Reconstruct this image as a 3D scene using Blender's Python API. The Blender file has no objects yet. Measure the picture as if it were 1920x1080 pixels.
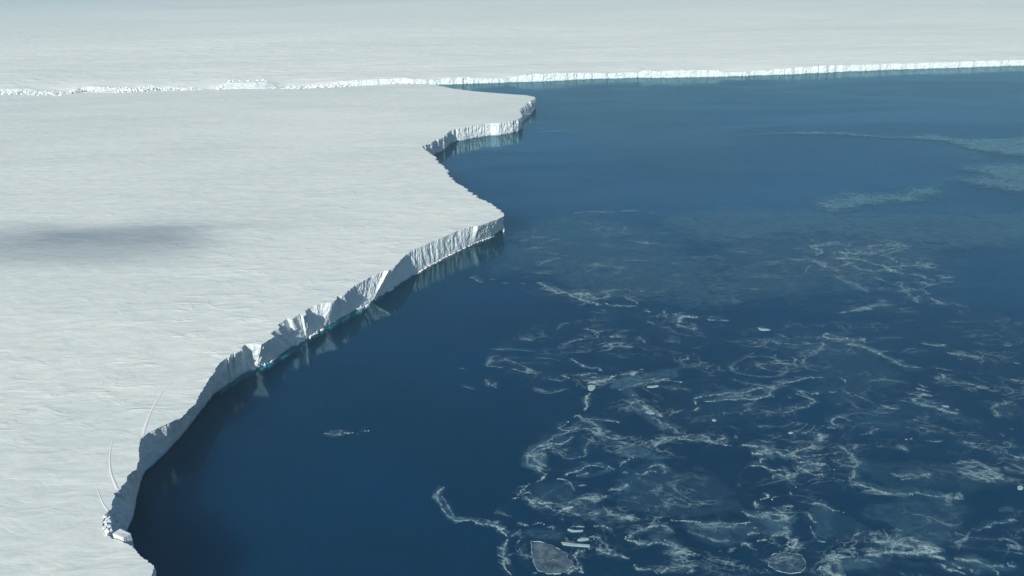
import bpy, math, random
from mathutils import Vector, Matrix, noise
from mathutils.geometry import delaunay_2d_cdt

R = math.radians
scene = bpy.context.scene

# ------------------------------------------------------------------ camera
CAM_H = 450.0          # height of the aircraft above the sea (m)
ICE_H = 36.0           # freeboard of the ice shelf (m)
FPX = 1507.0           # focal length in pixels of the 1920 px wide photograph
PITCH = math.atan(590 / FPX)
ROLL = R(1.2)
fwd = Vector((0, math.cos(PITCH), -math.sin(PITCH)))
r0 = Vector((1, 0, 0))
u0 = r0.cross(fwd)
right = math.cos(ROLL) * r0 - math.sin(ROLL) * u0
up = math.sin(ROLL) * r0 + math.cos(ROLL) * u0
cam_data = bpy.data.cameras.new('camera')
cam_data.sensor_width = 36.0
cam_data.lens = FPX / 1920 * 36.0
cam_data.clip_start = 1.0
cam_data.clip_end = 250000.0
cam = bpy.data.objects.new('camera', cam_data)
scene.collection.objects.link(cam)
mw = Matrix((right, up, -fwd)).transposed().to_4x4()
mw.translation = Vector((0, 0, CAM_H))
cam.matrix_world = mw
scene.camera = cam

# ------------------------------------------------------------------ sky, sun, exposure
SUN_EL, SUN_AZ = R(27.5), R(202.0)       # azimuth clockwise from +Y: sun behind, to the left
world = bpy.data.worlds.new('World')
scene.world = world
world.use_nodes = True
wn = world.node_tree
wn.nodes.clear()
sky = wn.nodes.new('ShaderNodeTexSky')
sky.sky_type = 'NISHITA'
sky.sun_disc = False
sky.sun_elevation = SUN_EL
sky.sun_rotation = SUN_AZ
sky.altitude = 400
sky.air_density = 1.0
sky.dust_density = 0.1
sky.ozone_density = 3.0
bg = wn.nodes.new('ShaderNodeBackground')
bg.inputs['Strength'].default_value = 0.075
wo = wn.nodes.new('ShaderNodeOutputWorld')
wn.links.new(sky.outputs[0], bg.inputs[0])
wn.links.new(bg.outputs[0], wo.inputs[0])

sd = bpy.data.lights.new('sun', 'SUN')
sd.energy = 4.6
sd.angle = R(0.53)
sd.color = (1.0, 0.965, 0.89)
sun = bpy.data.objects.new('sun', sd)
scene.collection.objects.link(sun)
to_sun = Vector((math.sin(SUN_AZ) * math.cos(SUN_EL), math.cos(SUN_AZ) * math.cos(SUN_EL), math.sin(SUN_EL)))
sun.rotation_euler = to_sun.to_track_quat('Z', 'Y').to_euler()
sun.location = (-600, -1000, 900)

scene.view_settings.view_transform = 'Standard'
scene.view_settings.look = 'None'
scene.view_settings.exposure = 0.09
scene.view_settings.gamma = 1.0
scene.cycles.use_denoising = True
scene.cycles.max_bounces = 6
scene.cycles.transparent_max_bounces = 24
scene.cycles.volume_bounces = 0

HAZE_DENSITY = 4.2e-5
HAZE_COLOR = (0.64, 0.92, 1.0)

# ------------------------------------------------------------------ helpers
def un(px, py, z=0.0):
    """ground point (x, y) at height z that the photograph shows at pixel (px, py)"""
    d = fwd * FPX + right * (px - 960) - up * (py - 540)
    t = (z - CAM_H) / d.z
    return Vector((d.x * t, d.y * t))

def nz(x, y=0.0, z=0.0):
    return noise.noise(Vector((x, y, z)))

def fbm(x, y, z=0.0, oct=4):
    return noise.fractal(Vector((x, y, z)), 1.0, 2.0, oct)

def resample(pts, step):
    out = [Vector(pts[0])]
    for a, b in zip(pts, pts[1:]):
        a, b = Vector(a), Vector(b)
        n = max(1, int(round((b - a).length / step(a) if callable(step) else (b - a).length / step)))
        for i in range(1, n + 1):
            out.append(a.lerp(b, i / n))
    return out

def normals(pts):
    out = []
    for i in range(len(pts)):
        a, b = pts[max(0, i - 2)], pts[min(len(pts) - 1, i + 2)]
        d = b - a
        d = d.normalized() if d.length > 1e-6 else Vector((1, 0))
        out.append(Vector((d.y, -d.x)))
    return out

def smooth_line(pts, n):
    p = [Vector(q) for q in pts]
    for _ in range(n):
        p = [p[0]] + [(p[i - 1] + 2 * p[i] + p[i + 1]) / 4 for i in range(1, len(p) - 1)] + [p[-1]]
    return p

def mesh_obj(name, verts, faces, mat, parent=None, smooth=False):
    me = bpy.data.meshes.new(name)
    me.from_pydata([tuple(v) for v in verts], [], faces)
    me.update()
    if smooth:
        me.shade_smooth()
    me.materials.append(mat)
    o = bpy.data.objects.new(name, me)
    scene.collection.objects.link(o)
    if parent is not None:
        o.parent = parent
    return o

def empty(name, loc=(0, 0, 0)):
    o = bpy.data.objects.new(name, None)
    o.location = loc
    o.empty_display_size = 5
    scene.collection.objects.link(o)
    return o

def tag(o, label=None, cat=None, group=None, kind=None):
    if label: o['label'] = label
    if cat: o['category'] = cat
    if group: o['group'] = group
    if kind: o['kind'] = kind
    return o

# ------------------------------------------------------------------ materials
class NT:
    def __init__(self, name):
        self.m = bpy.data.materials.new(name)
        self.m.use_nodes = True
        self.t = self.m.node_tree
        self.t.nodes.clear()
        self.out = self.t.nodes.new('ShaderNodeOutputMaterial')
    def n(self, kind, **kw):
        nd = self.t.nodes.new('ShaderNode' + kind)
        for k, v in kw.items():
            if k in nd.inputs.keys():
                nd.inputs[k].default_value = v
            else:
                setattr(nd, k, v)
        return nd
    def l(self, a, b):
        self.t.links.new(a, b)
    def math(self, op, a, b=None, c=None, clamp=False):
        nd = self.t.nodes.new('ShaderNodeMath')
        nd.operation = op
        nd.use_clamp = clamp
        for i, v in enumerate((a, b, c)):
            if v is None: continue
            if isinstance(v, (int, float)): nd.inputs[i].default_value = v
            else: self.l(v, nd.inputs[i])
        return nd.outputs[0]
    def coords(self, rot=0.0, scale=(1, 1, 1)):
        g = self.n('NewGeometry')
        m = self.n('Mapping')
        m.inputs['Rotation'].default_value = (0, 0, rot)
        m.inputs['Scale'].default_value = scale
        self.l(g.outputs['Position'], m.inputs['Vector'])
        return m.outputs[0]
    def noise(self, vec, scale, detail=4, rough=0.55, dist=0.0):
        nd = self.n('TexNoise')
        nd.inputs['Scale'].default_value = scale
        nd.inputs['Detail'].default_value = detail
        nd.inputs['Roughness'].default_value = rough
        nd.inputs['Distortion'].default_value = dist
        self.l(vec, nd.inputs['Vector'])
        return nd.outputs[0]
    def ramp(self, fac, a, b, ca, cb):
        mr = self.n('MapRange')
        mr.inputs['From Min'].default_value = a
        mr.inputs['From Max'].default_value = b
        mr.interpolation_type = 'SMOOTHSTEP'
        self.l(fac, mr.inputs['Value'])
        mx = self.n('Mix')
        mx.data_type = 'RGBA'
        mx.inputs['A'].default_value = (0, 0, 0, 1)
        for s in mx.inputs:
            if s.type == 'RGBA' and s.name == 'A': s.default_value = (*ca, 1)
            if s.type == 'RGBA' and s.name == 'B': s.default_value = (*cb, 1)
        self.l(mr.outputs[0], mx.inputs[0])
        return [o for o in mx.outputs if o.type == 'RGBA'][0]
    def rng(self, v, a, b, c=0.0, d=1.0, smooth=True):
        mr = self.n('MapRange')
        mr.interpolation_type = 'SMOOTHSTEP' if smooth else 'LINEAR'
        for k, x in (('From Min', a), ('From Max', b), ('To Min', c), ('To Max', d)):
            mr.inputs[k].default_value = x
        self.l(v, mr.inputs['Value'])
        return mr.outputs[0]

def snow_material(name, rot, k=1.0, amp=1.0, lo=(0.75, 0.82, 0.775), hi=(0.81, 0.85, 0.785)):
    """wind-packed snow: drifts and sastrugi as relief; k stretches all of it, amp scales the slopes"""
    N = NT(name)
    big = N.noise(N.coords(rot, (0.4, 1.0, 1.0)), 0.014 / k, 3, 0.5, 0.4)            # broad drifts
    mid = N.noise(N.coords(rot + R(6), (0.5, 1.0, 1.0)), 0.045 / k, 3, 0.6, 0.6)     # drift patches
    fine = N.noise(N.coords(rot - R(3), (0.3, 1.0, 1.0)), 0.19 / k, 4, 0.65, 0.4)    # sastrugi
    patch = N.noise(N.coords(rot, (0.5, 1, 1)), 0.003 / k, 3, 0.5)
    ridges = N.math('MULTIPLY', N.rng(mid, 0.54, 0.70), N.rng(patch, 0.40, 0.60))
    a = k * amp
    fine = N.math('MULTIPLY', fine, N.rng(patch, 0.35, 0.65, 0.45, 1.15))
    hgt = N.math('ADD', N.math('MULTIPLY', big, 1.7 * a), N.math('MULTIPLY', fine, 0.42 * a))
    hgt = N.math('ADD', hgt, N.math('MULTIPLY', mid, 1.15 * a))
    hgt = N.math('ADD', hgt, N.math('MULTIPLY', ridges, 0.35 * a))
    b = N.n('Bump')
    b.inputs['Strength'].default_value = 1.0
    b.inputs['Distance'].default_value = 1.0
    N.l(hgt, b.inputs['Height'])
    tone = N.noise(N.coords(rot, (0.35, 1, 1)), 0.006 / k, 6, 0.65, 0.5)
    wide = N.noise(N.coords(rot, (0.5, 1, 1)), 0.0016 / k, 4, 0.6, 0.8)
    tone = N.math('ADD', N.math('MULTIPLY', tone, 0.5), N.math('MULTIPLY', wide, 0.5))
    fleck = N.noise(N.coords(rot, (0.45, 1, 1)), 0.075 / k, 4, 0.7, 0.3)
    tone = N.math('ADD', N.math('MULTIPLY', tone, 0.55), N.math('MULTIPLY', fleck, 0.45))
    col = N.ramp(tone, 0.40, 0.61, tuple(x * 0.95 for x in lo), tuple(min(0.97, x * 1.05) for x in hi))
    p = N.n('BsdfPrincipled')
    p.inputs['Roughness'].default_value = 0.75
    p.inputs['Specular IOR Level'].default_value = 0.15
    N.l(col, p.inputs['Base Color'])
    N.l(b.outputs[0], p.inputs['Normal'])
    N.l(p.outputs[0], N.out.inputs[0])
    return N.m

def ice_material(name):
    """firn and glacier ice of the cliffs: white, a little bluer low down in the compacted ice"""
    N = NT(name)
    v = N.coords(0, (1, 1, 0.35))
    n1 = N.noise(v, 0.35, 5, 0.65, 0.3)
    n2 = N.noise(v, 0.06, 4, 0.55)
    layers = N.noise(N.coords(0, (0.03, 0.03, 1.0)), 0.55, 3, 0.6)
    col = N.ramp(N.math('ADD', N.math('MULTIPLY', n2, 0.6), N.math('MULTIPLY', layers, 0.4)), 0.32, 0.66,
                 (0.60, 0.685, 0.72), (0.755, 0.795, 0.765))
    b = N.n('Bump')
    b.inputs['Strength'].default_value = 0.9
    b.inputs['Distance'].default_value = 1.0
    N.l(N.math('ADD', N.math('MULTIPLY', n1, 1.0), N.math('MULTIPLY', layers, 0.35)), b.inputs['Height'])
    p = N.n('BsdfPrincipled')
    p.inputs['Roughness'].default_value = 0.7
    p.inputs['Specular IOR Level'].default_value = 0.2
    N.l(col, p.inputs['Base Color'])
    N.l(b.outputs[0], p.inputs['Normal'])
    N.l(p.outputs[0], N.out.inputs[0])
    return N.m

def plain_material(name, col, rough=0.7, bump=0.0, scale=1.0, var=0.0):
    N = NT(name)
    p = N.n('BsdfPrincipled')
    v = N.coords()
    n = N.noise(v, scale, 4, 0.6)
    c = N.ramp(n, 0.3, 0.7, tuple(x * (1 - var) for x in col), tuple(min(1, x * (1 + var)) for x in col))
    N.l(c, p.inputs['Base Color'])
    p.inputs['Roughness'].default_value = rough
    p.inputs['Specular IOR Level'].default_value = 0.2
    if bump:
        b = N.n('Bump')
        b.inputs['Distance'].default_value = bump
        N.l(n, b.inputs['Height'])
        N.l(b.outputs[0], p.inputs['Normal'])
    N.l(p.outputs[0], N.out.inputs[0])
    return N.m

def sea_material():
    N = NT('sea_water')
    ripple = N.noise(N.coords(R(8), (0.35, 1, 1)), 0.35, 3, 0.5)
    swell = N.noise(N.coords(R(-6), (0.25, 1, 1)), 0.02, 4, 0.6)
    gust = N.noise(N.coords(R(5), (0.3, 1, 1)), 0.0035, 5, 0.6, 1.0)
    b = N.n('Bump')
    b.inputs['Strength'].default_value = 1.0
    b.inputs['Distance'].default_value = 1.0
    N.l(N.math('ADD', N.math('MULTIPLY', ripple, 0.05), N.math('MULTIPLY', swell, 0.4)), b.inputs['Height'])
    g = N.n('BsdfGlossy')
    g.inputs['Color'].default_value = (0.54, 0.90, 1.0, 1)
    N.l(N.rng(gust, 0.4, 0.62, 0.045, 0.13), g.inputs['Roughness'])
    N.l(b.outputs[0], g.inputs['Normal'])
    t = N.n('BsdfTransparent')
    t.inputs['Color'].default_value = (0.19, 0.57, 0.79, 1)
    f = N.n('Fresnel')
    f.inputs['IOR'].default_value = 1.33
    N.l(b.outputs[0], f.inputs['Normal'])
    mx = N.n('MixShader')
    sheen = N.math('MINIMUM', N.math('MULTIPLY', f.outputs[0], 1.35), 0.275)
    N.l(N.math('MULTIPLY', sheen, N.rng(gust, 0.36, 0.64, 1.10, 0.88)), mx.inputs[0])
    N.l(t.outputs[0], mx.inputs[1])
    N.l(g.outputs[0], mx.inputs[2])
    N.l(mx.outputs[0], N.out.inputs[0])
    return N.m

def thin_ice_material(name, col, scale, lo, hi, spread, gain=1.0):
    """broken slush or a film of new ice: its cover follows the 'cover' and 'edge' attributes and noise"""
    N = NT(name)
    e = N.n('Attribute', attribute_name='edge').outputs['Fac']
    c = N.n('Attribute', attribute_name='cover').outputs['Fac']
    v = N.coords()
    n1 = N.noise(v, scale, 6, 0.62, 1.2)
    n2 = N.noise(v, scale * 0.22, 4, 0.55, 0.8)
    val = N.math('ADD', e, N.math('MULTIPLY', N.math('SUBTRACT', N.math('ADD', N.math('MULTIPLY', n1, 0.6), N.math('MULTIPLY', n2, 0.4)), 0.5), spread))
    a = N.rng(val, lo, hi)
    a = N.math('MULTIPLY', N.math('MULTIPLY', a, c), gain, clamp=True)
    d = N.n('BsdfPrincipled')
    d.inputs['Roughness'].default_value = 0.6
    d.inputs['Specular IOR Level'].default_value = 0.2
    cc = N.ramp(n1, 0.35, 0.7, tuple(x * 0.8 for x in col), tuple(min(1, x * 1.2) for x in col))
    N.l(cc, d.inputs['Base Color'])
    t = N.n('BsdfTransparent')
    mx = N.n('MixShader')
    N.l(a, mx.inputs[0])
    N.l(t.outputs[0], mx.inputs[1])
    N.l(d.outputs[0], mx.inputs[2])
    N.l(mx.outputs[0], N.out.inputs[0])
    return N.m

def web_material():
    """marbled filaments of frazil gathered by the wind"""
    N = NT('frazil_web')
    e = N.n('Attribute', attribute_name='edge').outputs['Fac']
    c = N.n('Attribute', attribute_name='cover').outputs['Fac']
    v = N.coords(R(6), (0.62, 1, 1))
    def ridge(scale, dist, w, detail=3):
        n = N.noise(v, scale, detail, 0.55, dist)
        d = N.math('ABSOLUTE', N.math('SUBTRACT', n, 0.5))
        return N.rng(d, 0.0, w, 1.0, 0.0)
    r1 = ridge(0.016, 1.6, 0.030)
    r2 = ridge(0.048, 1.2, 0.034)
    r3 = ridge(0.13, 0.8, 0.05)
    brk = N.rng(N.noise(v, 0.022, 4, 0.6, 0.5), 0.45, 0.63)
    grain = N.rng(N.noise(v, 0.55, 4, 0.7), 0.30, 0.68)
    web = N.math('ADD', N.math('MULTIPLY', r1, 0.95), N.math('MULTIPLY', r2, 0.60))
    web = N.math('ADD', web, N.math('MULTIPLY', r3, 0.22))
    web = N.math('MULTIPLY', N.math('MULTIPLY', web, N.math('ADD', 0.06, brk)), grain)
    a = N.math('MULTIPLY', N.math('MULTIPLY', web, e), c, clamp=True)
    d = N.n('BsdfPrincipled')
    d.inputs['Base Color'].default_value = (0.42, 0.60, 0.61, 1)
    d.inputs['Roughness'].default_value = 0.7
    d.inputs['Specular IOR Level'].default_value = 0.1
    t = N.n('BsdfTransparent')
    mx = N.n('MixShader')
    N.l(a, mx.inputs[0]); N.l(t.outputs[0], mx.inputs[1]); N.l(d.outputs[0], mx.inputs[2])
    N.l(mx.outputs[0], N.out.inputs[0])
    return N.m

def floe_material(name, col, opacity):
    N = NT(name)
    v = N.coords()
    n1 = N.noise(v, 0.5, 6, 0.65, 0.6)
    n2 = N.noise(v, 0.13, 3, 0.5)
    b = N.n('Bump'); b.inputs['Distance'].default_value = 0.15
    N.l(n1, b.inputs['Height'])
    d = N.n('BsdfPrincipled')
    d.inputs['Roughness'].default_value = 0.6
    N.l(N.ramp(N.math('ADD', N.math('MULTIPLY', n1, 0.5), N.math('MULTIPLY', n2, 0.5)), 0.4, 0.62, tuple(x * 0.7 for x in col), tuple(x * 1.5 for x in col)), d.inputs['Base Color'])
    N.l(b.outputs[0], d.inputs['Normal'])
    t = N.n('BsdfTransparent')
    mx = N.n('MixShader')
    N.l(N.rng(n2, 0.35, 0.65, opacity * 0.65, opacity), mx.inputs[0])
    N.l(t.outputs[0], mx.inputs[1]); N.l(d.outputs[0], mx.inputs[2])
    N.l(mx.outputs[0], N.out.inputs[0])
    return N.m

M_WEB = web_material()
M_SNOW = snow_material('wind_packed_snow', R(20))
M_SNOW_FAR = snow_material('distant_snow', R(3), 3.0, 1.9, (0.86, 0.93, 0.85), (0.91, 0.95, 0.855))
M_ICE = ice_material('cliff_ice')
M_BLUE = plain_material('submerged_blue_ice', (0.50, 0.66, 0.46), 0.8, 0.3, 0.15, 0.2)
M_SEA = sea_material()
M_DEEP = plain_material('deep_sea', (0.105, 0.16, 0.19), 1.0, 0.0, 0.004, 0.12)
for nd in M_DEEP.node_tree.nodes:            # light spreads sideways in the water body
    if nd.type == 'BSDF_PRINCIPLED':
        nd.subsurface_method = 'BURLEY'
        nd.inputs['Subsurface Weight'].default_value = 1.0
        nd.inputs['Subsurface Radius'].default_value = (1.0, 1.0, 1.0)
        nd.inputs['Subsurface Scale'].default_value = 220.0
        nd.inputs['Specular IOR Level'].default_value = 0.0
M_BLOCK = plain_material('broken_ice', (0.84, 0.86, 0.85), 0.7, 0.25, 0.5, 0.06)
M_SLUSH = thin_ice_material('slush_ice', (0.45, 0.61, 0.58), 0.75, 0.48, 1.3, 5.2, 1.2)
M_FILM = thin_ice_material('grease_ice_film', (0.115, 0.275, 0.365), 0.085, 0.10, 1.15, 3.0)
M_FLOE = floe_material('grey_young_ice', (0.19, 0.26, 0.29), 0.45)
M_RIM = plain_material('slush_rim', (0.28, 0.38, 0.38), 0.7, 0.15, 0.8, 0.25)
M_SLAB = plain_material('pale_ice_slab', (0.38, 0.49, 0.46), 0.65, 0.08, 0.6, 0.12)

# ------------------------------------------------------------------ sea
S = 90000
sea = mesh_obj('sea', [(-S, -S, 0), (S, -S, 0), (S, S, 0), (-S, S, 0)], [(0, 1, 2, 3)], M_SEA)
tag(sea, 'dark blue sea between the two ice fronts', kind='structure')
deep = mesh_obj('deep_water', [(-S, -S, -14), (S, -S, -14), (S, S, -14), (-S, S, -14)], [(0, 1, 2, 3)], M_DEEP)
tag(deep, 'dark body of deep water below the sea surface', kind='structure')

# ------------------------------------------------------------------ near ice shelf
def undulation(x, y):
    z = 1.6 * nz(x / 900.0, y / 700.0, 3.3) + 0.6 * nz(x / 260.0, y / 200.0, 7.7)
    # mounds added so their far banks turn from the sun and darken the snow
    for cx, cy, lx, ly, a, tilt in SHADE_MOUNDS:
        dx, dy = x - cx, y - cy
        u = dx * math.cos(tilt) + dy * math.sin(tilt)
        v = -dx * math.sin(tilt) + dy * math.cos(tilt)
        w = math.exp(-(u / lx) ** 2 * 0.5)
        t = v / ly
        # gentle rise from the camera side, steeper fall on the far side
        s = math.exp(-0.5 * (t / 3.2) ** 2) if t < 0 else math.exp(-0.5 * t * t)
        z += a * w * s
    return z

SHADE_MOUNDS = [(-740, 1200, 220, 130, 5.0, R(-20)),
           (-850, 2000, 200, 90, 2.5, R(5)), (-700, 1480, 130, 50, 1.6, R(5))]

def top_z(x, y):
    return ICE_H + undulation(x, y)

def near_top(px, py):
    z = ICE_H
    p = un(px, py, z)
    for _ in range(3):
        p = un(px, py, top_z(p.x, p.y))
    return p

TOP_A = [(272, 1120), (281, 1085), (287, 1074), (288, 1062), (279, 1055), (262, 1043), (252, 1032), (244, 1024), (232, 1017), (214, 1010),
         (194, 1003), (191, 985), (194, 968), (199, 963), (209, 953), (211, 938), (213, 925), (222, 922), (227, 912),
         (236, 903), (237, 893), (246, 886), (257, 880), (258, 862), (260, 840), (262, 823), (269, 819), (276, 811),
         (290, 805), (303, 799), (322, 790), (340, 782), (352, 770), (366, 757), (372, 742), (383, 724), (392, 710),
         (400, 698.5), (409, 683), (426, 669), (429, 672.5), (431.5, 665.5), (438, 660), (441, 664), (447, 659),
         (453.5, 656), (454, 650), (460, 645), (469, 644), (479, 645), (490, 646), (497, 641), (502, 639), (512.5, 631.6),
         (507, 624.5), (510, 620.6), (521, 618), (524, 613.5), (519, 609.6), (530.6, 602.5), (538.5, 596.5),
         (546, 599), (559, 591.7), (563, 587), (569, 593.5), (574, 589), (571, 581), (578, 577), (590, 573),
         (604.6, 569), (626.7, 565.5), (630, 561), (631, 554), (641, 555), (646, 552.5), (655, 542.5), (664, 536), (675, 530),
         (692, 520), (705, 515), (720, 507.5), (728, 508), (737.5, 502.5), (749, 490), (757.5, 480), (772, 470), (785, 464),
         (805, 455), (820, 449), (835, 442.5), (857.5, 432.5), (873, 428), (887.5, 424), (897, 424), (910, 419), (935, 410), (946, 404)]
TOP_B = [(941, 399), (934, 394), (925, 386), (913, 378), (900, 373), (889, 367), (875, 357), (866, 350), (853, 341), (843, 333),
         (837, 327), (836, 317), (830, 312), (821, 306), (817, 299), (815, 294), (804, 288), (800, 284), (794, 280)]
TOP_C = [(790, 275), (801, 270), (808.5, 267.6), (815, 262.5), (826.7, 259), (832, 256.6), (838, 249.5), (842, 245.6),
         (852.6, 242), (871, 239), (891.5, 235), (916, 231), (934, 230.7), (948.6, 228.7), (961.6, 226), (969, 223.5),
         (974.6, 221), (978.4, 217), (974.5, 212), (973, 205), (978.5, 200), (983.6, 196.3), (992.7, 189.8),
         (1000.5, 185.3), (1003.7, 184)]
TOP_D = [(1000.5, 181.4), (987.5, 178.8), (961.6, 176.9), (916, 173.6), (887.6, 171), (851, 166.5), (832, 162.6),
         (819, 160), (800, 157.5), (757, 157), (717, 158.5), (680, 161), (640, 163.5), (567, 166.7), (467, 167), (407, 168),
         (300, 171), (200, 175), (100, 180), (0, 182.7), (-80, 186)]
# waterline pixel below each of these points of the lip (None: straight below)
PAIR_A = [((272, 1120), None), ((288, 1062), None), ((244, 1024), None), ((194, 1003), None), ((194, 968), None), ((209, 953), (241, 992)),
          ((213, 925), (254, 955)), ((237, 893), (258, 930)), ((257, 880), (261, 911)), ((262, 823), (272, 886)), ((303, 799), (310, 850)),
          ((340, 782), (345, 812)), ((366, 757), (367, 783)), ((400, 698.5), (400, 740)), ((426, 669), (432, 718)), ((431.5, 665.5), (436, 715)),
          ((441, 664), (440, 711)), ((454, 650), (452, 703)), ((469, 644), (470, 694)), ((502, 639), (490, 687)), ((512.5, 631.6), (542, 655)),
          ((507, 624.5), (546, 652)), ((519, 609.6), (551, 649)), ((538.5, 596.5), (555, 647)), ((563, 587), (573, 637)), ((571, 581), (580, 632)),
          ((590, 573), (592, 624)), ((626.7, 565.5), (612, 614)), ((631, 554), (642, 595)), ((646, 552.5), (656, 588)), ((655, 542.5), (664, 583)),
          ((675, 530), (673, 579)), ((720, 507.5), (692, 570)), ((737.5, 502.5), (704, 561)), ((772, 470), (774, 517)), ((785, 464), (783, 511)),
          ((805, 455), (810, 495)), ((835, 442.5), (837, 482)), ((887.5, 424), (884, 459)), ((935, 410), (927, 441)), ((946, 404), (939, 432))]
BASE_C = [(801, 289), (815, 281), (829, 277), (843.5, 268), (855, 260.5), (869.5, 260), (893, 256.6), (917.5, 252.7),
          (948.6, 248), (969, 243), (979, 233), (988, 220), (996, 214), (1003, 205)]

def chaikin(pts, n=1):
    for _ in range(n):
        q = [pts[0]]
        for a, b in zip(pts, pts[1:]):
            q += [a.lerp(b, 0.25), a.lerp(b, 0.75)]
        q.append(pts[-1])
        pts = q
    return pts

def edge_line(px_list, step, jag, jag_len, seed):
    pts = [near_top(*p) for p in px_list]
    pts = resample(pts, step)
    nr = normals(pts)
    out = []
    for p, n in zip(pts, nr):
        k = jag * (fbm(p.x / jag_len, p.y / jag_len, seed, 4) * 0.9)
        k += 0.5 * jag * (1 - 2 * abs(nz(p.x / (jag_len * 0.5), p.y / (jag_len * 0.5), seed + 20)))
        out.append(p + n * k)
    return out

def nearest_on(line, p, start):
    best, bi, bp = 1e18, start, line[start]
    for i in range(start, len(line) - 1):
        a, b = line[i], line[i + 1]
        d = b - a
        t = max(0, min(1, (p - a).dot(d) / max(1e-9, d.length_squared)))
        q = a + d * t
        e = (q - p).length_squared
        if e < best:
            best, bi, bp = e, i, q
    return bi, bp

def pair_base(top, pairs):
    """base line from explicit lip / waterline pairs, interpolated along the lip between them"""
    nr = normals(smooth_line(top, 14))
    idx, off = [], []
    start = 0
    for tp, bp in pairs:
        t = near_top(*tp)
        k = min(range(start, len(top)), key=lambda i: (top[i] - t).length_squared)
        start = k
        b = top[k] + nr[k] * 1.5 if bp is None else un(bp[0], bp[1], 0.0)
        idx.append(k)
        off.append(b)
    out = []
    for m in range(len(idx) - 1):
        k0, k1 = idx[m], idx[m + 1]
        for k in range(k0, k1):
            f = (k - k0) / (k1 - k0)
            out.append(off[m].lerp(off[m + 1], f))
    out = [out[0]] * (len(top) - len(out) - (len(top) - 1 - idx[-1])) + out if idx[0] > 0 else out
    while len(out) < len(top):
        out.append(off[-1].copy())
    out = smooth_line(out[:len(top)], 4)
    return [o + n * (0.9 * nz(o.x / 7.0, o.y / 7.0, 31.0) + 1.2 * nz(o.x / 18.0, o.y / 18.0, 33.0)) for o, n in zip(out, nr)]

def match_base(top, base_px):
    base = [un(px, py, 0.0) for px, py in base_px]
    base = chaikin(base, 2)
    sm = smooth_line(top, 14)
    nr = normals(sm)
    out = []
    for t, s, n in zip(top, sm, nr):
        _, q = nearest_on(base, s, 0)
        off = (q - t).dot(n)
        off = max(0.8, min(16.0, off))
        lateral = (q - t) - n * (q - t).dot(n)
        if lateral.length > 8: lateral = lateral.normalized() * 8
        out.append(t + n * off + lateral * 0.6)
    return smooth_line(out, 3)

rowsT = [0, 0.025, 0.06, 0.1, 0.145, 0.19, 0.235, 0.28, 0.325, 0.37, 0.415, 0.46, 0.505, 0.55, 0.595, 0.64, 0.685, 0.73, 0.775, 0.82, 0.865, 0.905, 0.94, 0.97, 1.0]

def cliff_rows(top, base, ztop, flute, seed, foot=True):
    """grid of points from the lip down to the waterline (and a little below)"""
    nr = normals(smooth_line(top, 6))
    V = []
    s = 0.0
    for i, (t, b, n) in enumerate(zip(top, base, nr)):
        if i: s += (top[i] - top[i - 1]).length
        zt = ztop(t.x, t.y) if ztop else ICE_H
        col = []
        for r in rowsT:
            p = t.lerp(b, r)
            z = zt * (1 - r) + 0.0
            amp = flute * min(1.0, r / 0.12) * (1.0 if r < 0.9 else 0.6)
            rid = 1 - 2 * abs(nz(p.x / 12.0, p.y / 12.0, z / 55.0 + seed))
            blk = round(2.6 * nz(p.x / 7.5, p.y / 7.5, z / 11.0 + seed * 3)) / 2.6        # spalled, blocky breaks
            blk2 = round(2.0 * nz(p.x / 3.4, p.y / 3.4, z / 4.5 + seed * 5)) / 2.0
            f = amp * (0.55 * (rid - 0.5) + 0.8 * blk + 0.4 * blk2 + 0.3 * nz(p.x / 2.2, p.y / 2.2, z / 2.5 + seed))
            # sea-cut notch just above the water
            if r > 0.95: f -= 0.8
            p = p + n * f
            col.append(Vector((p.x, p.y, z)))
        lo = col[-1]
        col.append(Vector((lo.x, lo.y, -1.5)))
        V.append(col)
    return V, nr

def grid_mesh(name, V, mat, parent):
    verts = [v for col in V for v in col]
    m = len(V[0])
    faces = []
    for i in range(len(V) - 1):
        for j in range(m - 1):
            a = i * m + j
            faces.append((a, a + 1, a + m + 1, a + m))
    return mesh_obj(name, verts, faces, mat, parent)

def foot_mesh(name, V, nr, mat, parent, widths):
    runs, cur = [], []
    for i, (col, n, w) in enumerate(zip(V, nr, widths)):
        p = col[-1]
        k = w * (0.8 + 0.6 * nz(p.x / 14.0, p.y / 14.0, 2.0)) + 0.8 * nz(p.x / 5.0, p.y / 5.0, 4.0)
        if w > 0:
            cur.append([Vector((p.x - n.x * 2, p.y - n.y * 2, -0.3)),
                        Vector((p.x + n.x * k * 0.5, p.y + n.y * k * 0.5, -0.8)),
                        Vector((p.x + n.x * k, p.y + n.y * k, -2.4)),
                        Vector((p.x + n.x * (k - 0.5), p.y + n.y * (k - 0.5), -4.6)),
                        Vector((p.x + n.x * (k - 2.5), p.y + n.y * (k - 2.5), -8.0))])
        elif cur:
            runs.append(cur); cur = []
    if cur: runs.append(cur)
    return [grid_mesh(name, r, mat, parent) for r in runs if len(r) > 3]

shelf = empty('ice_shelf', (-900, 1500, 0))
tag(shelf, 'flat snow-covered ice shelf on the left with a jagged cliff edge', kind='structure')

def child_fix(o, parent):
    o.parent = parent
    o.matrix_parent_inverse = Matrix.Translation(-parent.location)

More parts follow.
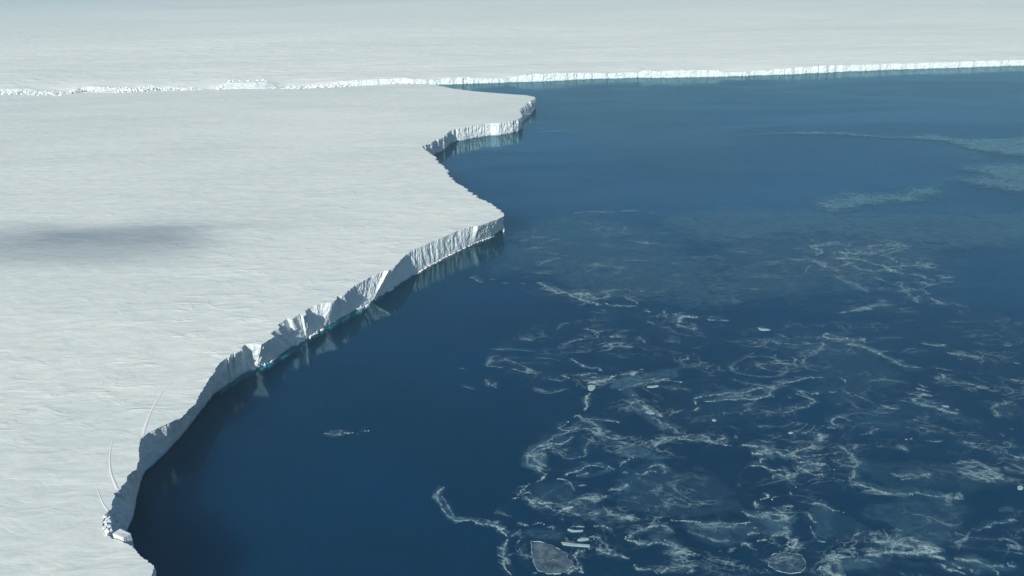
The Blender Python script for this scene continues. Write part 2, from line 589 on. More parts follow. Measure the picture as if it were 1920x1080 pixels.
lineA = edge_line(TOP_A, lambda p: 1.2, 1.5, 7.0, 1.0)
lineB = edge_line(TOP_B, lambda p: 2.5, 7.0, 13.0, 2.0)
lineC = edge_line(TOP_C, lambda p: 2.5, 4.5, 12.0, 3.0)
lineD = edge_line(TOP_D, lambda p: 12.0, 3.0, 40.0, 4.0)
front = [Vector((-430, -900)), Vector((-420, -200)), Vector((-380, 150)), Vector((-330, 320)), Vector((-300, 410))]
front = resample(front, 12.0)
front = [p + n * 4 * fbm(p.x / 30, p.y / 30, 9.0) for p, n in zip(front, normals(front))]

def cliff_part(top, base, flute, seed, name='cliff_face', widths=None):
    V, nr = cliff_rows(top, base, top_z, flute, seed)
    o = grid_mesh(name, V, M_ICE, None)
    child_fix(o, shelf)
    if widths:
        for f in foot_mesh('submerged_foot', V, nr, M_BLUE, None, widths):
            child_fix(f, shelf)
    return V

def simple_base(top, off):
    nr = normals(smooth_line(top, 8))
    return smooth_line([t + n * off for t, n in zip(top, nr)], 4)

edge_all = front + lineA + lineB + lineC + lineD
baseA = pair_base(lineA, PAIR_A)
baseC = match_base(lineC, BASE_C)
wA = []
for p in lineA:
    k = max(0.0, min(1.0, (p.y - 830) / 60)) * max(0.0, min(1.0, (1180 - p.y) / 120))
    wA.append(-0.6 + 6.5 * k * (0.85 + 1.6 * nz(p.x / 34.0, p.y / 34.0, 8.0)))
VA = cliff_part(lineA, baseA, 1.5, 11.0, widths=wA)
jb = [lineA[-1]] + lineB + [lineC[0]]
bb = [baseA[-1]] + simple_base(jb, 1.5)[1:-1] + [baseC[0]]
VB = cliff_part(jb, bb, 2.0, 12.0)
VC = cliff_part(lineC, baseC, 2.6, 13.0)
jd = [lineC[-1]] + lineD
VD = cliff_part(jd, [baseC[-1]] + simple_base(jd, 2.0)[1:], 2.5, 14.0)
jf = front + [lineA[0]]
VF = cliff_part(jf, simple_base(jf, 2.0)[:-1] + [baseA[0]], 2.0, 15.0)

# snow surface: constrained triangulation of the outline plus relief points
def snow_sheet(name, edge, hull, interior, ztop, mat, parent):
    pts = [Vector((p.x, p.y)) for p in edge + hull]
    n = len(pts)
    edges = [(i, (i + 1) % n) for i in range(n)]
    vs, es, fs, *_ = delaunay_2d_cdt(pts + interior, edges, [], 1, 1e-4)
    o = mesh_obj(name, [(v.x, v.y, ztop(v.x, v.y)) for v in vs], [tuple(f) for f in fs], mat, None, True)
    child_fix(o, parent)
    return o

last = lineD[-1]
hull = [Vector((-7000, 3300)), Vector((-7000, -900))]
rng = random.Random(5)
interior = []
y = -700.0
while y < 3250:
    st = 14 + max(0, y - 400) * 0.012
    if y < 350: st = 60
    x = -300 - 7 * (1 if y < 0 else 0)
    x = 150.0
    while x > -3600:
        interior.append(Vector((x + rng.uniform(-.3, .3) * st, y + rng.uniform(-.3, .3) * st)))
        x -= st * (1.0 if x > -1500 else 2.5)
    y += st * 0.9

def inside(poly, pts):
    # scanline-free even-odd test with a y-bucket index
    n = len(poly)
    buckets = {}
    for i in range(n):
        a, b = poly[i], poly[(i + 1) % n]
        for k in range(int(math.floor(min(a.y, b.y) / 25)), int(math.floor(max(a.y, b.y) / 25)) + 1):
            buckets.setdefault(k, []).append((a, b))
    out = []
    for p in pts:
        c = False
        near = False
        for a, b in buckets.get(int(math.floor(p.y / 25)), ()):
            if (a.y > p.y) != (b.y > p.y):
                xx = a.x + (p.y - a.y) * (b.x - a.x) / (b.y - a.y)
                if abs(xx - p.x) < 2.5: near = True
                if xx > p.x: c = not c
        if c and not near: out.append(p)
    return out

poly = edge_all + hull
interior = inside(poly, interior)
snow_sheet('snow_surface', edge_all, hull, interior, top_z, M_SNOW, shelf)

# ------------------------------------------------------------------ far ice shelf
FAR_H = 26.5
FAR_TOP = [(-80, 166), (0, 165), (60, 165), (100, 166), (123, 168), (133, 165), (167, 160), (233, 161.7), (287, 159), (303, 161.7), (333, 159),
           (373, 159), (413, 156.7), (433, 151.7), (493, 150), (513, 155), (530, 160), (567, 156.7), (633, 152.7), (680, 150),
           (720, 148), (760, 147), (800, 149), (827, 149), (840, 146), (873, 145), (907, 147), (960, 146), (973, 141.7), (1000, 138.7),
           (1057, 137), (1140, 137), (1200, 135), (1210, 129), (1227, 134), (1273, 131.7), (1347, 131.7), (1353, 136), (1403, 134),
           (1480, 128), (1547, 123), (1613, 121.7), (1647, 120), (1713, 119), (1813, 115), (1920, 111.7), (2020, 108)]
def far_row(x):
    for (x0, y0), (x1, y1) in zip(FAR_TOP, FAR_TOP[1:]):
        if x0 <= x <= x1:
            return y0 + (y1 - y0) * (x - x0) / (x1 - x0)
    return FAR_TOP[0][1] if x < FAR_TOP[0][0] else FAR_TOP[-1][1]
far_line, far_dz = [], []
x = -80.0
while x <= 2020:
    ys = [far_row(max(-80, min(2020, x + k * 12))) for k in range(-12, 13)]
    sm = sum(ys) / len(ys)
    far_line.append(un(x, sm, FAR_H))
    far_dz.append(max(-9, min(9, (sm - far_row(x)) * 2.8)) - 6.0 * max(0.0, min(1.0, (640 - x) / 120)))
    x += 1.6
FL = len(far_line)
nrm = normals(smooth_line(far_line, 4))
far_edge = []
for p, n in zip(far_line, nrm):
    far_edge.append(p + n * (10 * fbm(p.x / 90.0, p.y / 90.0, 4.0, 3) + 11 * nz(p.x / 34.0, 2.0, 8.0) + 5 * nz(p.x / 14.0, 5.0, 8.0)))
fe_ext_l = [Vector((-40000, 2500)), Vector((-7000, 3300))]
fe_ext_l = resample([Vector((-7000, 3520)), far_edge[0]], 60)[:-1]
fe_ext_r = resample([far_edge[-1], Vector((6000, 4250)), Vector((14000, 6200))], 60)[1:]
far_all = fe_ext_l + far_edge + fe_ext_r
dz_all = [far_dz[0]] * len(fe_ext_l) + far_dz + [far_dz[-1]] * len(fe_ext_r)
dz_map = {}
for p, d in zip(far_all, dz_all):
    dz_map[int(p.x // 10)] = d
far_front_y = sorted((p.x, p.y) for p in far_all)
import bisect
ffx = [q[0] for q in far_front_y]
def far_z(x, y):
    i = min(len(ffx) - 1, max(0, bisect.bisect_left(ffx, x)))
    fy = far_front_y[i][1]
    d = dz_all_by_i[i]
    w = math.exp(-max(0, y - fy) / 90.0)
    dist = max(0, y - fy)
    roll = 24.0 * nz(x / 2600.0, y / 1900.0, 1.7) + 6.0 * nz(x / 800.0, y / 600.0, 5.1)
    return FAR_H + d * w + roll * min(1.0, dist / 500.0) + min(60.0, dist * 0.004)
order = sorted(range(len(far_all)), key=lambda i: (far_all[i].x, far_all[i].y))
dz_all_by_i = [dz_all[i] for i in order]

far_shelf = empty('far_ice_shelf', (0, 8000, 0))
tag(far_shelf, 'distant snow plain ending in a low bright ice cliff across the top', kind='structure')
def far_cliff():
    nb = normals(smooth_line(far_all, 8))
    base = []
    for p, n in zip(far_all, nb):
        left = max(0.0, min(1.0, (-450 - p.x) / 300.0))
        bank = left * max(0.0, 50 + 75 * nz(p.x / 160.0, 4.0, 2.0))
        base.append(p + n * (3.0 + bank))
    base = smooth_line(base, 3)
    V, nr = cliff_rows(far_all, base, far_z, 4.5, 21.0)
    o = grid_mesh('cliff_face', V, M_ICE, None)
    child_fix(o, far_shelf)
far_cliff()
intf = []
yy = 3350.0
while yy < 60000:
    st = 45 + max(0, yy - 3500) * 0.06
    xx = -min(42000, yy * 1.2 + 2500)
    lim = min(42000, yy * 1.2 + 2500)
    while xx < lim:
        intf.append(Vector((xx + rng.uniform(-.3, .3) * st, yy + rng.uniform(-.3, .3) * st)))
        xx += st * (1.0 if abs(xx) < yy * 0.8 else 4.0)
    yy += st * 0.8
far_hull = [Vector((70000, 12000)), Vector((70000, 80000)), Vector((-70000, 80000)), Vector((-70000, 3600))]
intf = inside(far_all + far_hull, intf)
snow_sheet('snow_surface', far_all, far_hull, intf, far_z, M_SNOW_FAR, far_shelf)

# ------------------------------------------------------------------ rift between the shelves: frozen floor and rubble
rift_pts = []
riftL = [un(px, py, ICE_H) for px, py in TOP_D[8:]]
quad = [un(790, 160, 8), un(560, 170, 8), Vector((-3200, 3150)), Vector((-3200, 3560)), un(400, 150, 8), un(760, 148, 8)]
o = mesh_obj('rift_floor', [(q.x, q.y, 7.0) for q in quad] + [(q.x, q.y, -3) for q in quad],
             [tuple(range(6))] + [(i, i + 6, (i + 1) % 6 + 6, (i + 1) % 6) for i in range(6)], M_SNOW)
tag(o, 'snow-filled floor of the rift between the two shelves', kind='structure')

CUBE = [(-1, -1, -1), (1, -1, -1), (1, 1, -1), (-1, 1, -1), (-1, -1, 1), (1, -1, 1), (1, 1, 1), (-1, 1, 1)]
CF = [(0, 3, 2, 1), (4, 5, 6, 7), (0, 1, 5, 4), (1, 2, 6, 5), (2, 3, 7, 6), (3, 0, 4, 7)]
def chunk(rg, size, flat=0.6):
    """vertices of an angular block with jittered corners"""
    rz = rg.uniform(0, 6.28)
    rx, ry = rg.gauss(0, 0.22), rg.gauss(0, 0.22)
    m = Matrix.Rotation(rz, 3, 'Z') @ Matrix.Rotation(rx, 3, 'X') @ Matrix.Rotation(ry, 3, 'Y')
    out = []
    a, b, c = size * rg.uniform(.6, 1.2), size * rg.uniform(.5, 1.0), size * flat * rg.uniform(.6, 1.2)
    for v in CUBE:
        q = Vector((v[0] * a * rg.uniform(.6, 1.1), v[1] * b * rg.uniform(.6, 1.1), v[2] * c * rg.uniform(.65, 1.1)))
        out.append(m @ q)
    return out

rg = random.Random(77)
rv, rf = [], []
def add_chunk(cx, cy, cz, size, flat=0.7):
    k = len(rv)
    for v in chunk(rg, size, flat):
        rv.append((cx + v.x, cy + v.y, cz + v.z))
    rf.extend(tuple(i + k for i in f) for f in CF)
for (x0, x1, dens, hh) in [(-60, 125, 230, 13), (128, 300, 420, 22), (300, 380, 120, 14), (405, 515, 420, 27), (520, 700, 420, 20), (700, 790, 120, 14)]:
    for _ in range(dens):
        px = rg.uniform(x0, x1)
        edge_t = min(1, min(px - x0, x1 - px) / 14.0)
        p = un(px, far_row(px) + 1.0, FAR_H)
        back = abs(rg.gauss(0, 26)) + 4
        hgt = max(3.0, hh * edge_t * math.exp(-back / 45.0) * rg.uniform(.75, 1.1)) + 4
        add_chunk(p.x + rg.uniform(-6, 6), p.y - back, hgt, rg.uniform(1.5, 5.0), 0.8)
rub = mesh_obj('ice_rubble', rv, rf, M_BLOCK)
tag(rub, 'broken white ice rubble heaped along the rift below the far shelf', kind='stuff')

# ------------------------------------------------------------------ thin ice on the sea
TILE = {'A': (800, 640, 4.8), 'B': (1160, 640, 4.8), 'C': (1520, 640, 4.8), 'D': (800, 855, 4.8), 'E': (1160, 855, 4.8),
        'F': (1520, 855, 4.8), 'G': (880, 380, 3.692), 'H': (1400, 380, 3.692), 'K': (1280, 60, 3.0), 'P': (0, 0, 1.0),
        'S': (340, 560, 4.0), 'T': (560, 380, 4.0)}
def at(tile, x, y, z=0.0):
    ox, oy, s = TILE[tile]
    return un(ox + x / s, oy + y / s, z)
def parse(txt):
    """lines of: tile cover half-width  x,y x,y ...   ( | starts a new strand with the same settings )"""
    out = []
    for ln in txt.strip().splitlines():
        w = ln.split(None, 3)
        for strand in w[3].split('|'):
            out.append((w[0], float(w[1]), float(w[2]), [tuple(float(q) for q in c.split(',')) for c in strand.split()]))
    return out

SLUSH = parse('''
A .5 1 575,70 700,75 860,80 990,92
A .55 1.2 680,125 580,145 570,185 545,215 620,228 690,240
A .6 1.2 755,240 830,265 945,285 1010,285
A .45 1.2 270,245 350,245 | 310,400 380,418 450,430
A .6 1.8 520,335 560,380 630,420
A .7 1.8 1280,160 1340,185 1410,220 1470,240 1540,245 1585,275
A .9 1.2 1200,310 1240,320 1295,335
A .7 1.5 1300,310 1400,300 1480,290 1540,290 | 1430,340 1480,330 1540,330
A 1.25 2.6 1425,380 1500,370 1570,355 1620,350 1670,325 1715,305
A 1.25 2.1 1465,465 1450,510 1445,560 1450,600 1430,625
A .4 1 1090,330 1150,355 1230,350 1290,330
A .35 1.4 960,410 1010,450 1090,470 1180,450 1290,425
A .65 2 1310,690 1360,675 1390,700 1450,710 1500,750 1560,790 1610,860
A .6 1.4 1280,715 1240,755 1190,785 1250,805 1330,795 1390,770
A .5 1.3 1390,700 1520,705 1650,715 1760,740
A .6 1.8 1400,790 1480,800 1540,830 1600,860 1700,880 1720,850 1650,840
A .65 1.5 1290,810 1160,855 1120,890 1000,945
A .9 2.0 1310,850 1310,875 1230,910 1130,925 1010,945 960,975 930,1010 900,1060 920,1080
A .7 1.6 1000,985 1080,965 1170,955
A .6 2.5 980,990 1030,1010 1060,1060
A .4 1.4 1100,990 1200,1010 1270,1060 1380,1045 1430,1020 1430,970 1440,925 1530,895
A .4 1.6 1700,900 1800,920 1900,940
A .95 1.3 1700,310 1800,300 1850,290 1915,260
B .9 1.3 100,290 150,285 | 180,262 245,248 | 550,175 600,165 640,155
B .55 1.6 120,405 200,380 290,370 380,350 500,365 590,365
B .4 1.3 400,420 560,430 630,440
B .6 2 90,500 150,485 185,480 | 0,440 60,430
B .75 2 210,575 250,610 300,640 350,655 400,700
B .5 3 280,690 340,700 400,740 490,790 550,820 600,840
B .8 1.5 640,630 690,620 720,590 | 660,520 690,550 720,590
B .65 1.7 670,540 740,500 850,485 980,470 1100,465 1180,445 1260,425 1360,415 1430,400 1500,380 1580,360 1700,330 1850,325
B .65 1.7 740,540 860,540 1000,525 1100,520 1200,525 1300,505 1370,490 1350,460 1430,430
B .35 5 850,490 950,500 1100,495 1200,480
B .7 1.5 1580,470 1640,490 1700,510 1770,545 1720,560 1700,590 1620,605 1520,640 1450,650
B .5 1.4 1530,430 1600,440 1670,480 1740,530
B .32 1.2 1230,90 1150,145 1080,180 1010,230 1030,270 1100,295 1250,320 1380,325 1470,300 1520,270 1500,220 1430,180 1380,150 1250,140 1150,145
B .4 1.3 1200,215 1280,195 | 790,260 800,235 860,225
B .45 1.4 1840,70 1760,120 1680,155 1660,190 1690,235 1800,275
B .5 1.6 1390,130 1420,120 | 1600,150 1580,200 | 1600,270 1660,250
B .85 1.7 310,960 340,930 420,880 540,870 660,890 760,890 860,910 940,925 1030,940
B .5 1 450,900 500,915 570,910
B .8 2.8 870,900 930,885 980,880 | 1040,860 1070,862
B 1 3.2 1080,950 1170,945 1260,955 1330,960 1300,990 1200,990
B 1 3.2 1180,995 1260,1010 1340,1015 1420,1000 1490,1025 1550,1030 1650,1050
B .65 2.5 1540,1010 1640,970 1700,960 1780,935
B .55 2.8 1780,820 1820,860 1800,900
B .65 1.4 80,1050 140,1040 200,1035
B .45 2 450,680 520,640 590,625
B .4 2 1330,620 1350,660 | 1360,150 1420,130 | 1520,490 1560,520
C .65 1.7 300,15 400,40 490,60 570,95 650,130 740,170 820,210 900,235 1030,235
C .4 1.6 1080,235 1180,250 1300,270
C .65 2.2 1210,100 1300,105 | 1310,160 1380,165 | 1370,120 1440,135 1520,150 1480,165
C .75 2 1160,285 1200,320 1170,360 1120,380
C .75 2.2 970,380 1010,400 1030,420 | 940,430 1000,435 1070,460
C .65 3.6 1090,490 1010,485 950,530 980,565 1080,585 1160,605 1260,635 1350,650
C 1 1.2 1080,595 1150,612 | 1180,580 1240,590 | 1290,610 1335,620 | 1225,640 1300,650
C .4 2 1210,330 1300,370 1450,390 1520,415 1600,440 1710,450 | 1370,430 1450,445 1530,470
C .5 3.5 1700,520 1760,555 1700,580 1640,610 1690,640 1650,680
C .6 2 1810,185 1920,210 | 1790,345 1920,365
C .4 1.5 1000,25 1120,40 1230,30 | 1730,45 1840,40
C .55 1.8 250,320 300,350 320,385 | 0,480 90,460 | 0,545 50,550 | 150,460 250,460 | 300,465 360,470
C .5 1.5 90,755 150,775 280,785 190,740 200,705 270,685 330,710 400,720
C .4 1.8 340,540 370,570 430,610 | 220,560 290,570 | 400,520 470,495
C .35 1.6 430,840 530,830 570,795 620,780
C .6 2.6 40,820 90,870 70,910 | 0,960 60,945
C .5 2.4 240,920 300,980 370,1020 430,1080 | 430,925 400,965
C .6 1.4 840,880 930,885 | 960,880 990,882 | 1040,895 1130,905 1180,890
C .3 1.6 980,860 1040,815 1140,800
C .45 2.6 800,930 830,960 870,1000
C .3 2.5 1660,940 1760,990 1860,1050
C .35 1.5 600,335 750,360 900,380
C .4 2 1780,780 1820,800 | 1700,830 1740,860 | 1740,910 1810,920 | 1500,770 1540,790
D 1 1.1 155,280 105,325 90,370 100,420 140,470 175,520 220,560 275,590 340,585 420,585 460,605 540,620 630,630 680,680 740,735
D .5 .9 110,345 160,390 190,460 230,520 260,580
D .95 1.1 740,735 710,800 690,860 700,930 700,990 740,1050 780,1090
D .9 1.8 930,10 900,60 920,90 1000,105 1020,140 1070,170 1030,215 980,235
D .65 2.2 960,0 1000,60 1070,80 1100,110
D .9 1.2 930,250 880,290 850,330 800,370
D 1 1.3 765,388 810,375
D .9 1.5 850,350 900,385 940,410 990,450 1040,475 1080,455 1130,480 1160,500
D .6 1.0 870,340 920,330 940,360
D .85 1.4 1170,215 1230,210 1280,240 1310,270 1325,320
D .65 1.7 1220,180 1290,150 1390,130 1440,95 1530,90 1630,105 1690,130
D .45 2.4 1330,190 1400,170 1500,140
D .55 1.4 1330,270 1450,265 | 1340,370 1400,390 1480,385 1510,365 1540,385 1620,360
D .55 2.6 1620,310 1720,300 1800,270 1830,250
D .65 2.2 1590,450 1640,510 1700,540 1760,560 1830,550 1920,580
D .5 1.4 1190,550 1260,600 | 1300,510 1420,555
D .75 1.5 800,605 880,620 930,630 | 970,620 1050,600 | 1080,645 1190,645
D .75 1.4 1290,640 1380,630 1420,635 | 1500,640 1600,635 1640,660 1690,680
D .85 1.4 1450,745 1510,730 1580,745 | 1470,775 1500,765
D .6 .9 850,720 835,760 815,795
D .6 1.8 800,860 840,850 850,885 900,905 950,915
D .5 1.0 700,910 760,890 790,870
D .8 2.0 1430,855 1370,865 1330,900 1350,950 1340,1000
D .6 1.8 1480,840 1560,850 1640,880 1740,905 1830,915
D .65 2.6 1270,1075 1300,1040 1380,1010 1400,1060
D .2 3 600,520 700,530 780,540
D .5 1.6 1620,820 1650,800 | 1880,970 1920,1020
D .4 1.2 740,735 800,700 860,660
D .5 1.2 945,1060 1000,1050
E .9 1.5 55,750 140,690 230,660 340,630 460,650 380,670
E 1 1.4 55,750 150,775 260,795 340,780 420,790 470,800 540,830 620,850 715,885
E .75 2.0 370,740 440,770 520,810 490,870 600,885 715,885
E .6 1.8 520,900 640,930 | 480,1000 560,990 660,1005 620,1060
E .55 1.8 140,970 220,1020 320,1030 350,1070 | 350,1060 430,1020 520,990
E .85 1.5 470,580 600,590 700,600 760,620 860,610 950,605 1060,620 1150,605 1210,595
E .5 3.6 660,620 760,640 860,640 960,630 1060,640
E .4 2.2 620,680 740,720 860,760 960,765 1000,720
E .75 1.5 1180,660 1290,655 | 1140,715 1210,700 1280,705
E .65 2.6 1090,800 1150,790 1190,830 1240,835
E .4 1.8 980,880 1060,830
E 1 1.1 905,858 930,860 | 1340,760 1250,765 | 1400,800 1440,800
E .95 2 1245,390 1235,430 1250,470 1220,480
E .85 1.5 1260,385 1320,385 1340,350 1290,335 | 1380,380 1430,360
E .75 2.2 1110,500 1180,530 1270,555 | 1250,500 1310,530 1350,575 1430,580 1510,565 1480,530 1330,520
E .6 2.6 1430,610 1500,640 1520,680 1420,710 1360,750
E .5 1.6 1440,460 1600,460 | 1540,550 1600,550
E 1 1.7 1145,95 1220,90 1300,100 1380,125 1460,130 1540,140
E .85 2.2 1540,140 1500,190 1440,170 1380,210
E .85 1.2 1530,205 1570,190 1590,145 | 1550,235 1590,285 | 1545,325 1550,365
E .85 2.6 1270,50 1320,20
E .75 2.6 1560,20 1620,60 1700,50 1760,75 1870,70 | 1600,100 1700,130 1760,130
E .7 1.8 1700,440 1760,430 1830,440 1900,480 | 1700,500 1730,550 1760,605
E .4 1 1720,620 1760,720 1800,770 1860,775
E 1 1.2 1510,800 1530,780 1590,775 1600,800 1560,820 1515,805
E .75 1.4 1600,830 1680,825 | 1450,860 1520,870 1600,870
E .8 1.2 0,110 60,50 130,10 | 20,150 90,150 | 130,150 220,170 280,140 350,150 | 260,115 310,85 400,90 420,150 390,150
E .55 2.6 0,290 60,280 100,250
E .65 1.4 0,910 100,915 | 0,550 140,545 190,570
E .9 1.2 1290,1020 1360,1030 | 1790,1020 1830,1000 1850,1030
F 1 2.6 480,775 560,775 650,775 730,770 800,790 880,815 950,840 1050,880 1130,910 1230,945
F 1 4.5 700,770 760,790 830,800 900,820
F .75 1.8 530,800 570,850 650,850 | 470,895 560,880 680,870 800,865 920,885 1060,890
F .85 2.2 1160,960 1200,1000 1260,1030 1350,1050 1400,1040 | 1270,970 1330,1000 1400,1010
F .85 1.8 1280,925 1400,950 1460,945 1540,970 1620,990 1740,990
F .85 1.8 1640,1010 1690,1050 1680,1075 | 1430,1020 1490,1060 1540,1085 | 1770,980 1820,1000 1860,990
F .65 3.2 130,960 160,1020 180,1060 250,1075 320,1085
F .6 1.3 130,950 230,930 380,890
F .95 1.0 60,1020 90,1000 120,1020 80,1035 | 370,880 390,880 | 80,1070 130,1070
F .6 2.0 330,240 440,265 540,290 640,325 740,345 840,355 930,340 1050,355 1180,370 1260,380 1310,370 1360,340
F .5 2.8 330,0 410,60 400,130 370,200 330,240
F .6 2.6 720,155 800,190 900,170 1000,175 1080,170 1050,140
F .85 .9 800,215 900,205 1060,185
F .4 1.7 1250,70 1400,65 1520,60 | 1310,115 1400,105 1520,95 | 1300,150 1420,160 1560,145 1720,140
F .45 1.6 1400,190 1500,215 1620,210 1760,205 1840,235
F .75 2.4 1860,290 1890,280 1920,300
F .6 1.8 0,440 60,430 140,460 220,490 290,510 | 0,540 40,610
F .55 1.5 50,770 140,775 | 230,770 300,755 | 370,740 440,700 500,680
F .6 1.0 700,660 760,680 800,720 850,760 | 720,690 800,740
F .45 1.4 1480,685 1560,650 1640,610 1760,600 1830,570 1880,600
F .3 2.2 1260,830 1350,790 1390,720 1420,670
F .35 1.5 1790,810 1920,850
F .75 1.5 0,60 40,80 | 80,70 145,70 | 200,120 260,125 | 40,170 140,160
G .5 2 0,515 50,535 100,560
G .75 3 470,550 520,575 610,620 680,625 720,650 790,680 860,690 910,710
G .5 4 720,630 800,640 850,660 930,660 960,630 900,610
G .6 2.2 930,690 980,712 1060,715 1180,718 | 1030,640 1100,660 1180,710
G .75 2.2 1200,745 1260,755 | 1340,745 1360,770 | 1400,775 1490,760
G .85 2.4 1440,850 1460,800 1530,795 1600,800 | 1640,805 1700,815 1800,815 | 1440,845 1510,865 1590,875
G .5 2.2 470,435 540,405 630,385 | 560,365 620,350 | 650,365 690,370
G .4 2.2 440,480 500,490 580,490 | 300,465 360,455 | 350,270 420,255 | 410,315 480,310 | 650,295 730,275
G .45 2.6 720,75 850,65 960,70 1000,80 | 1050,60 1180,60 | 1210,65 1290,68
G .4 2.4 920,160 960,180 1010,190 | 1080,260 1160,270 1250,300
G .3 3.6 700,410 760,405 | 850,440 1010,435 | 1060,410 1170,395 | 790,485 870,465
G .6 1.8 370,940 420,955 470,960
G .45 2 620,985 700,965 800,940 | 920,1000 1060,995 1150,1000 | 1180,930 1220,980
G .35 2 590,890 640,850 690,835 | 1020,900 1110,885 | 1230,820 1290,850
G .45 2 140,535 200,530 | 220,560 290,560 | 350,560 390,562
H .75 2.5 420,300 460,310 520,340 480,370 | 440,258 480,265
H .6 2.2 270,380 350,400 430,390 480,410 540,440 600,455 660,470
H .75 2.6 630,385 720,390 800,400 880,425 960,445 1040,485 1100,495
H .85 3 660,430 740,435 790,460 850,470 890,475
H .75 2 600,270 650,275 | 690,285 740,290 | 740,330 800,335 | 570,350 660,345 700,370
H .55 2.4 830,290 860,300 | 840,340 890,345 | 900,270 990,265 1060,285 1150,320
H .55 2.4 930,370 990,380 1030,405 | 1030,435 1080,465 | 980,350 1020,345
H .5 2.6 600,510 680,540 750,565 850,620 | 870,515 960,545 | 800,490 830,495
H .5 3.4 1140,500 1180,500 1260,530 1310,540 | 1210,545 1270,580
H .5 3 1100,585 1190,610 | 1200,595 1250,605 | 1250,650 1310,680 1380,710
H .35 4 1000,570 1060,560 1100,620 1160,660 1200,700
H .4 2.6 810,745 870,735 | 640,770 760,740 960,690
H 1 1.8 50,865 110,875 170,885
H .75 2.6 530,905 600,925 670,945 560,940 530,910
H .6 1.6 690,960 780,955 830,940 | 680,970 760,990 830,1005 960,1060
H .4 2 210,905 310,950 | 400,960 430,990 | 540,960 500,1020 430,1060
H .4 2 1200,975 1310,990 1400,985 | 1770,990 1860,990 | 400,490 430,440 470,430
H .4 2.4 1380,1035 1420,1050 1500,1055 1600,1065
S .6 1.4 1060,1015 1130,1020 1210,1025 | 1120,1035 1220,1010 1300,1005 | 1330,1005 1400,990
S .4 1.2 1385,700 1435,690
P .45 3 1010,248 1060,246 1110,250 | 1380,255 1430,252 1500,250 | 1100,172 1160,168 1230,170
''')

def spline(pts, step):
    p = [pts[0] * 2 - pts[1]] + pts + [pts[-1] * 2 - pts[-2]]
    out = []
    for i in range(1, len(p) - 2):
        n = max(2, int((p[i + 1] - p[i]).length / step))
        for k in range(n):
            t = k / n
            a, b, c, d = p[i - 1], p[i], p[i + 1], p[i + 2]
            out.append(0.5 * ((2 * b) + (c - a) * t + (2 * a - 5 * b + 4 * c - d) * t * t + (3 * b - a - 3 * c + d) * t ** 3))
    out.append(pts[-1].copy())
    return out

def attr_mesh(name, verts, faces, edge, cover, mat):
    o = mesh_obj(name, verts, faces, mat)
    for nm, vals in (('edge', edge), ('cover', cover)):
        a = o.data.attributes.new(nm, 'FLOAT', 'POINT')
        a.data.foreach_set('value', vals)
    return o

sv, sf, se, sc = [], [], [], []
paths = []
CROSS = [-1.0, -0.55, 0.0, 0.55, 1.0]
level = 0
for tile, cov, hw, pts in SLUSH:
    w = [at(tile, *p) for p in pts]
    line = spline(w, 2.5)
    if len(line) < 3: continue
    paths.append((cov, hw, line))
    nr = normals(line)
    z = 0.06 + 0.012 * (level % 45)
    level += 1
    L = len(line)
    k0 = len(sv)
    for i, (p, n) in enumerate(zip(line, nr)):
        wob = nz(p.x / 11.0, p.y / 11.0, 3.0) * hw * 1.3 + nz(p.x / 4.0, p.y / 4.0, 13.0) * hw * 0.8
        ww = hw * 2.0 * (0.85 + 0.9 * nz(p.x / 12.0, p.y / 12.0, 6.0))
        taper = min(1.0, (i + 0.6) / 2.5, (L - 1 - i + 0.6) / 2.5)
        for c in CROSS:
            q = p + n * (wob + c * ww)
            sv.append((q.x, q.y, z))
            se.append((1 - abs(c)) * (0.35 + 0.65 * taper))
            sc.append(cov)
    for i in range(L - 1):
        for j in range(4):
            a = k0 + i * 5 + j
            sf.append((a, a + 1, a + 6, a + 5))
o = attr_mesh('slush_ice', sv, sf, se, sc, M_SLUSH)
tag(o, 'lacy pale veins of slush ice drifting on the dark sea', kind='stuff')

